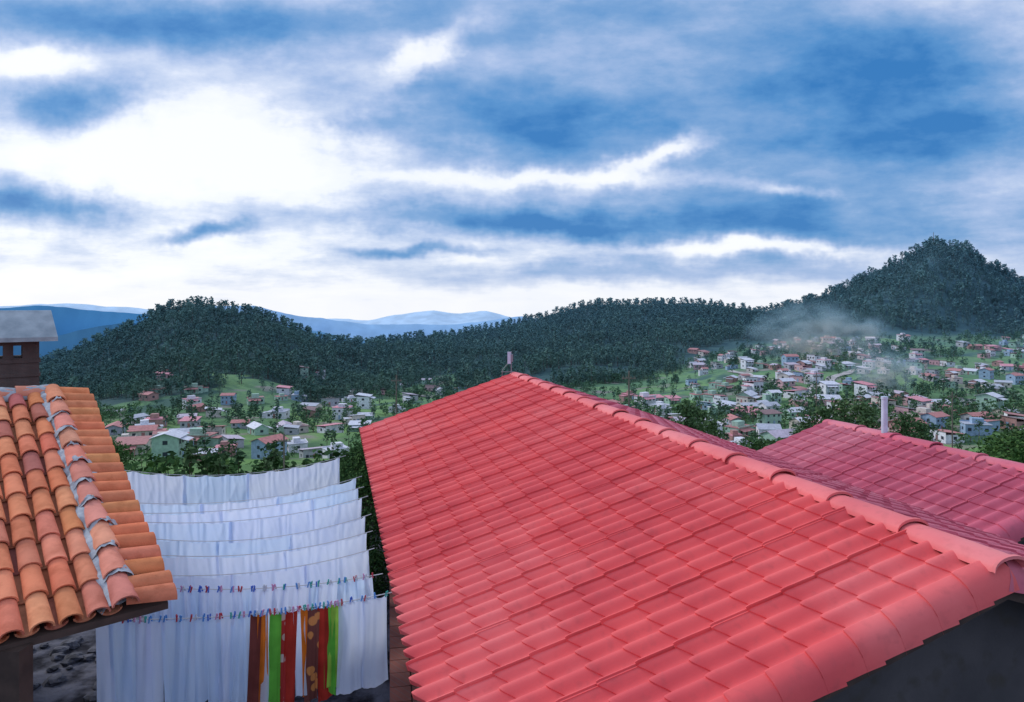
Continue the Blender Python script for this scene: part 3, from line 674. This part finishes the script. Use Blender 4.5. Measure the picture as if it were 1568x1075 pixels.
def clothesline(P0,P1,sag,items,pegs,seed):
    R=random.Random(seed); P0=Vector(P0);P1=Vector(P1); E=empty('clothesline')
    def rope(f): return P0.lerp(P1,f)-V3(0,0,sag*4*f*(1-f))
    L=(P1-P0).length; hd=(P1-P0); hd.z=0; hd.normalize(); sd=V3(-hd.y,hd.x,0)
    mb=MB(); n=40
    for k in range(n): mb.tube(rope(k/n*1.06-.03),rope((k+1)/n*1.06-.03),.006,.006,5)
    mb.obj('rope',[ropem],E)
    mp=MB(); ip=0
    for (f0,f1,ln,amp,mat,fr) in items:
        w=(f1-f0)*L; nxx=max(10,int(w/.014)); nz=20; vs=[];ph=R.uniform(0,50); sk=R.uniform(-.05,.05); lay=R.uniform(-.03,.03)
        slope=R.uniform(-.08,.08); nh=max(1,round(w/.45))
        for b_ in range(nz+1):
            g=b_/nz
            for a_ in range(nxx+1):
                s=a_/nxx; f=f0+(f1-f0)*s
                cen=(s-.5); spread=1+.18*(g-.3)*(1 if w<.4 else 0)
                fb=f0+(f1-f0)*(.5+cen*spread)
                p=rope(f).lerp(rope(fb),g)
                q=s*w*fr
                if w<.4:
                    loc=.4+1.8*abs(mn.noise(Vector((s*w*1.7,ph*.3,g*.7))))
                    dsp=amp*loc*(.3+.7*g)*(math.sin(q+ph+.9*math.sin(g*2+ph))+.5*math.sin(2.3*q+ph*2+g)+.25*math.sin(4.7*q+ph)) + amp*1.1*mn.noise(Vector((s*w*2.4,g*1.7,ph)))+lay*min(1,g*4)
                else:
                    n_a=mn.noise(Vector((s*w*1.3,g*1.1,ph))); n_b=mn.noise(Vector((s*w*4+g*1.5,g*.9,ph+7)));n_c=mn.noise(Vector((s*w*9-g*2.5,g*1.5,ph+9)))
                    ridge=(1-abs(n_b)*2)**3; rd2=(1-abs(n_c)*2)**3
                    fan=abs(math.sin(s*math.pi*nh)); 
                    dsp=amp*(2.4*n_a*g+.5*ridge*(.4+g)+.25*rd2+.5*math.sin(q*.7+ph+g)*g*g+.3*math.sin(fan*9+ph)*(1-g)*(1-fan*.6))+lay*min(1,g*4)
                lnn=ln*(1+.03*math.sin(q*.5+ph)*(1 if w<.4 else .2)+.09*mn.noise(Vector((s*w*2.5,ph,0)))*(1 if w<.4 else .6)+slope*cen)
                dr=(.022 if w<.4 else .035)*abs(math.sin(s*math.pi*max(1,round(w/(.16 if pegs else .45)))))
                vs.append(p+sd*dsp+hd*(sk*g+(.5*amp*math.cos(q+ph)*g if w<.4 else 0))-V3(0,0,g*lnn+dr*(1-g)+.004))
        m=nxx+1; fs=[(b_*m+a_,b_*m+a_+1,(b_+1)*m+a_+1,(b_+1)*m+a_) for b_ in range(nz) for a_ in range(nxx)]
        mesh_obj('cloth_%d'%ip,vs,fs,mat,E,smooth=True); ip+=1
        if pegs:
            k=max(1,round(w/.13))
            for z_ in range(k+1):
                f=f0+(f1-f0)*z_/k; p=rope(f); mi=R.randrange(6)
                for s_ in(-1,1):
                    Mq=Matrix.Translation(p+V3(R.uniform(-.01,.01),0,R.uniform(-.005,.01)))@Matrix.Rotation(s_*.18,4,'X')@Matrix.Rotation(R.uniform(-.3,.3),4,'Y')
                    mp.box(-.007,.007,s_*.012-.005,s_*.012+.005,-.034,.030,mi,Mq)
    if pegs: mp.obj('clothespins',pegc,E)
def sheets(seed,w=(.26,.42),ln=(1.0,1.25)):
    R=random.Random(seed); f=.0;out=[]
    while f<.97:
        g=min(1,f+R.uniform(*w)); 
        if g>.9: g=1
        out.append((f,min(1,g+.012),R.uniform(*ln),R.uniform(.045,.075),clothb if R.random()<.3 else clothm,R.uniform(9,16))); f=g
    return out
rowsL=[((-7.94,13.4,-3.22),(-3.84,15.2,-3.42),.26),((-6.42,11.2,-3.25),(-3.06,13.4,-3.42),.20),((-5.98,10.6,-3.25),(-2.85,12.65,-3.42),.14),((-5.7,10.2,-3.25),(-2.64,12.03,-3.42),.17),((-5.2,9.5,-3.25),(-2.36,11.0,-3.42),.19),((-4.8,8.87,-3.25),(-2.17,10.2,-3.42),.15),((-4.35,8.18,-3.25),(-1.99,9.48,-3.42),.12)]
for k,(a_,b_,s_) in enumerate(rowsL): clothesline(a_,b_,s_,sheets(k+3),False,k)
R=random.Random(12); it=[];f=0
while f<.97: 
    g=min(1,f+R.uniform(.03,.06)); it.append((f,min(1,g+.008),R.uniform(.42,.62),.024,R.choice([clothm,clothm,clothb]),R.uniform(40,70))); f=g
clothesline((-4.19,7.84,-3.25),(-1.71,8.61,-3.42),.09,it,True,20)
it=[];f=0
while f<.49:
    g=f+R.uniform(.028,.05); it.append((f-.006,g+.008,R.uniform(.88,1.14),.034,R.choice([clothm,clothm,clothb]),R.uniform(30,60))); f=g
seq='bowgxrwoyrgl'; 
for k,chh in enumerate(seq):
    g=f+(.79-.49)/len(seq)*R.uniform(.8,1.2); it.append((f-.007,g+.009,R.uniform(.92,1.10),.022,cc[chh],R.uniform(25,50))); f=g
while f<.97:
    g=min(1,f+R.uniform(.06,.10)); it.append((f-.004,min(1,g+.006),R.uniform(.98,1.12),.035,R.choice([clothm,clothb]),R.uniform(20,40))); f=g
clothesline((-4.3,7.08,-3.27),(-1.42,8.09,-3.42),.1,it,True,21)

# ---------------------------------------------------------------- wood smoke over the village
def smoke(loc,sc,dens_,ns):
    sm_=bpy.data.materials.new('smoke'); sm_.use_nodes=True; st=sm_.node_tree; st.nodes.remove(st.nodes['Principled BSDF'])
    vs_=nn(st,'ShaderNodeVolumeScatter'); vs_.inputs['Color'].default_value=(.45,.78,1,1)
    tcs=nn(st,'ShaderNodeTexCoord'); no=nn(st,'ShaderNodeTexNoise'); no.inputs['Scale'].default_value=ns; no.inputs['Detail'].default_value=3; no.inputs['Distortion'].default_value=.6; st.links.new(tcs.outputs['Object'],no.inputs['Vector'])
    ln_=nn(st,'ShaderNodeVectorMath',operation='LENGTH'); st.links.new(tcs.outputs['Object'],ln_.inputs[0])
    fall=maprange(st,ln_.outputs['Value'],.2,1,1,0)
    st.links.new(math_(st,'MULTIPLY',math_(st,'MULTIPLY',fall,maprange(st,no.outputs[0],.44,.75,0,1)),dens_),vs_.inputs['Density'])
    st.links.new(vs_.outputs[0],st.nodes['Material Output'].inputs['Volume'])
    bpy.ops.mesh.primitive_ico_sphere_add(subdivisions=3,radius=1,location=loc); o=bpy.context.object; o.name='smoke_plume'; o.scale=sc; o.data.materials.append(sm_)
smoke((215,480,-22),(55,25,26),.17,2.4)
smoke((180,330,-33),(18,12,13),.35,2.0)
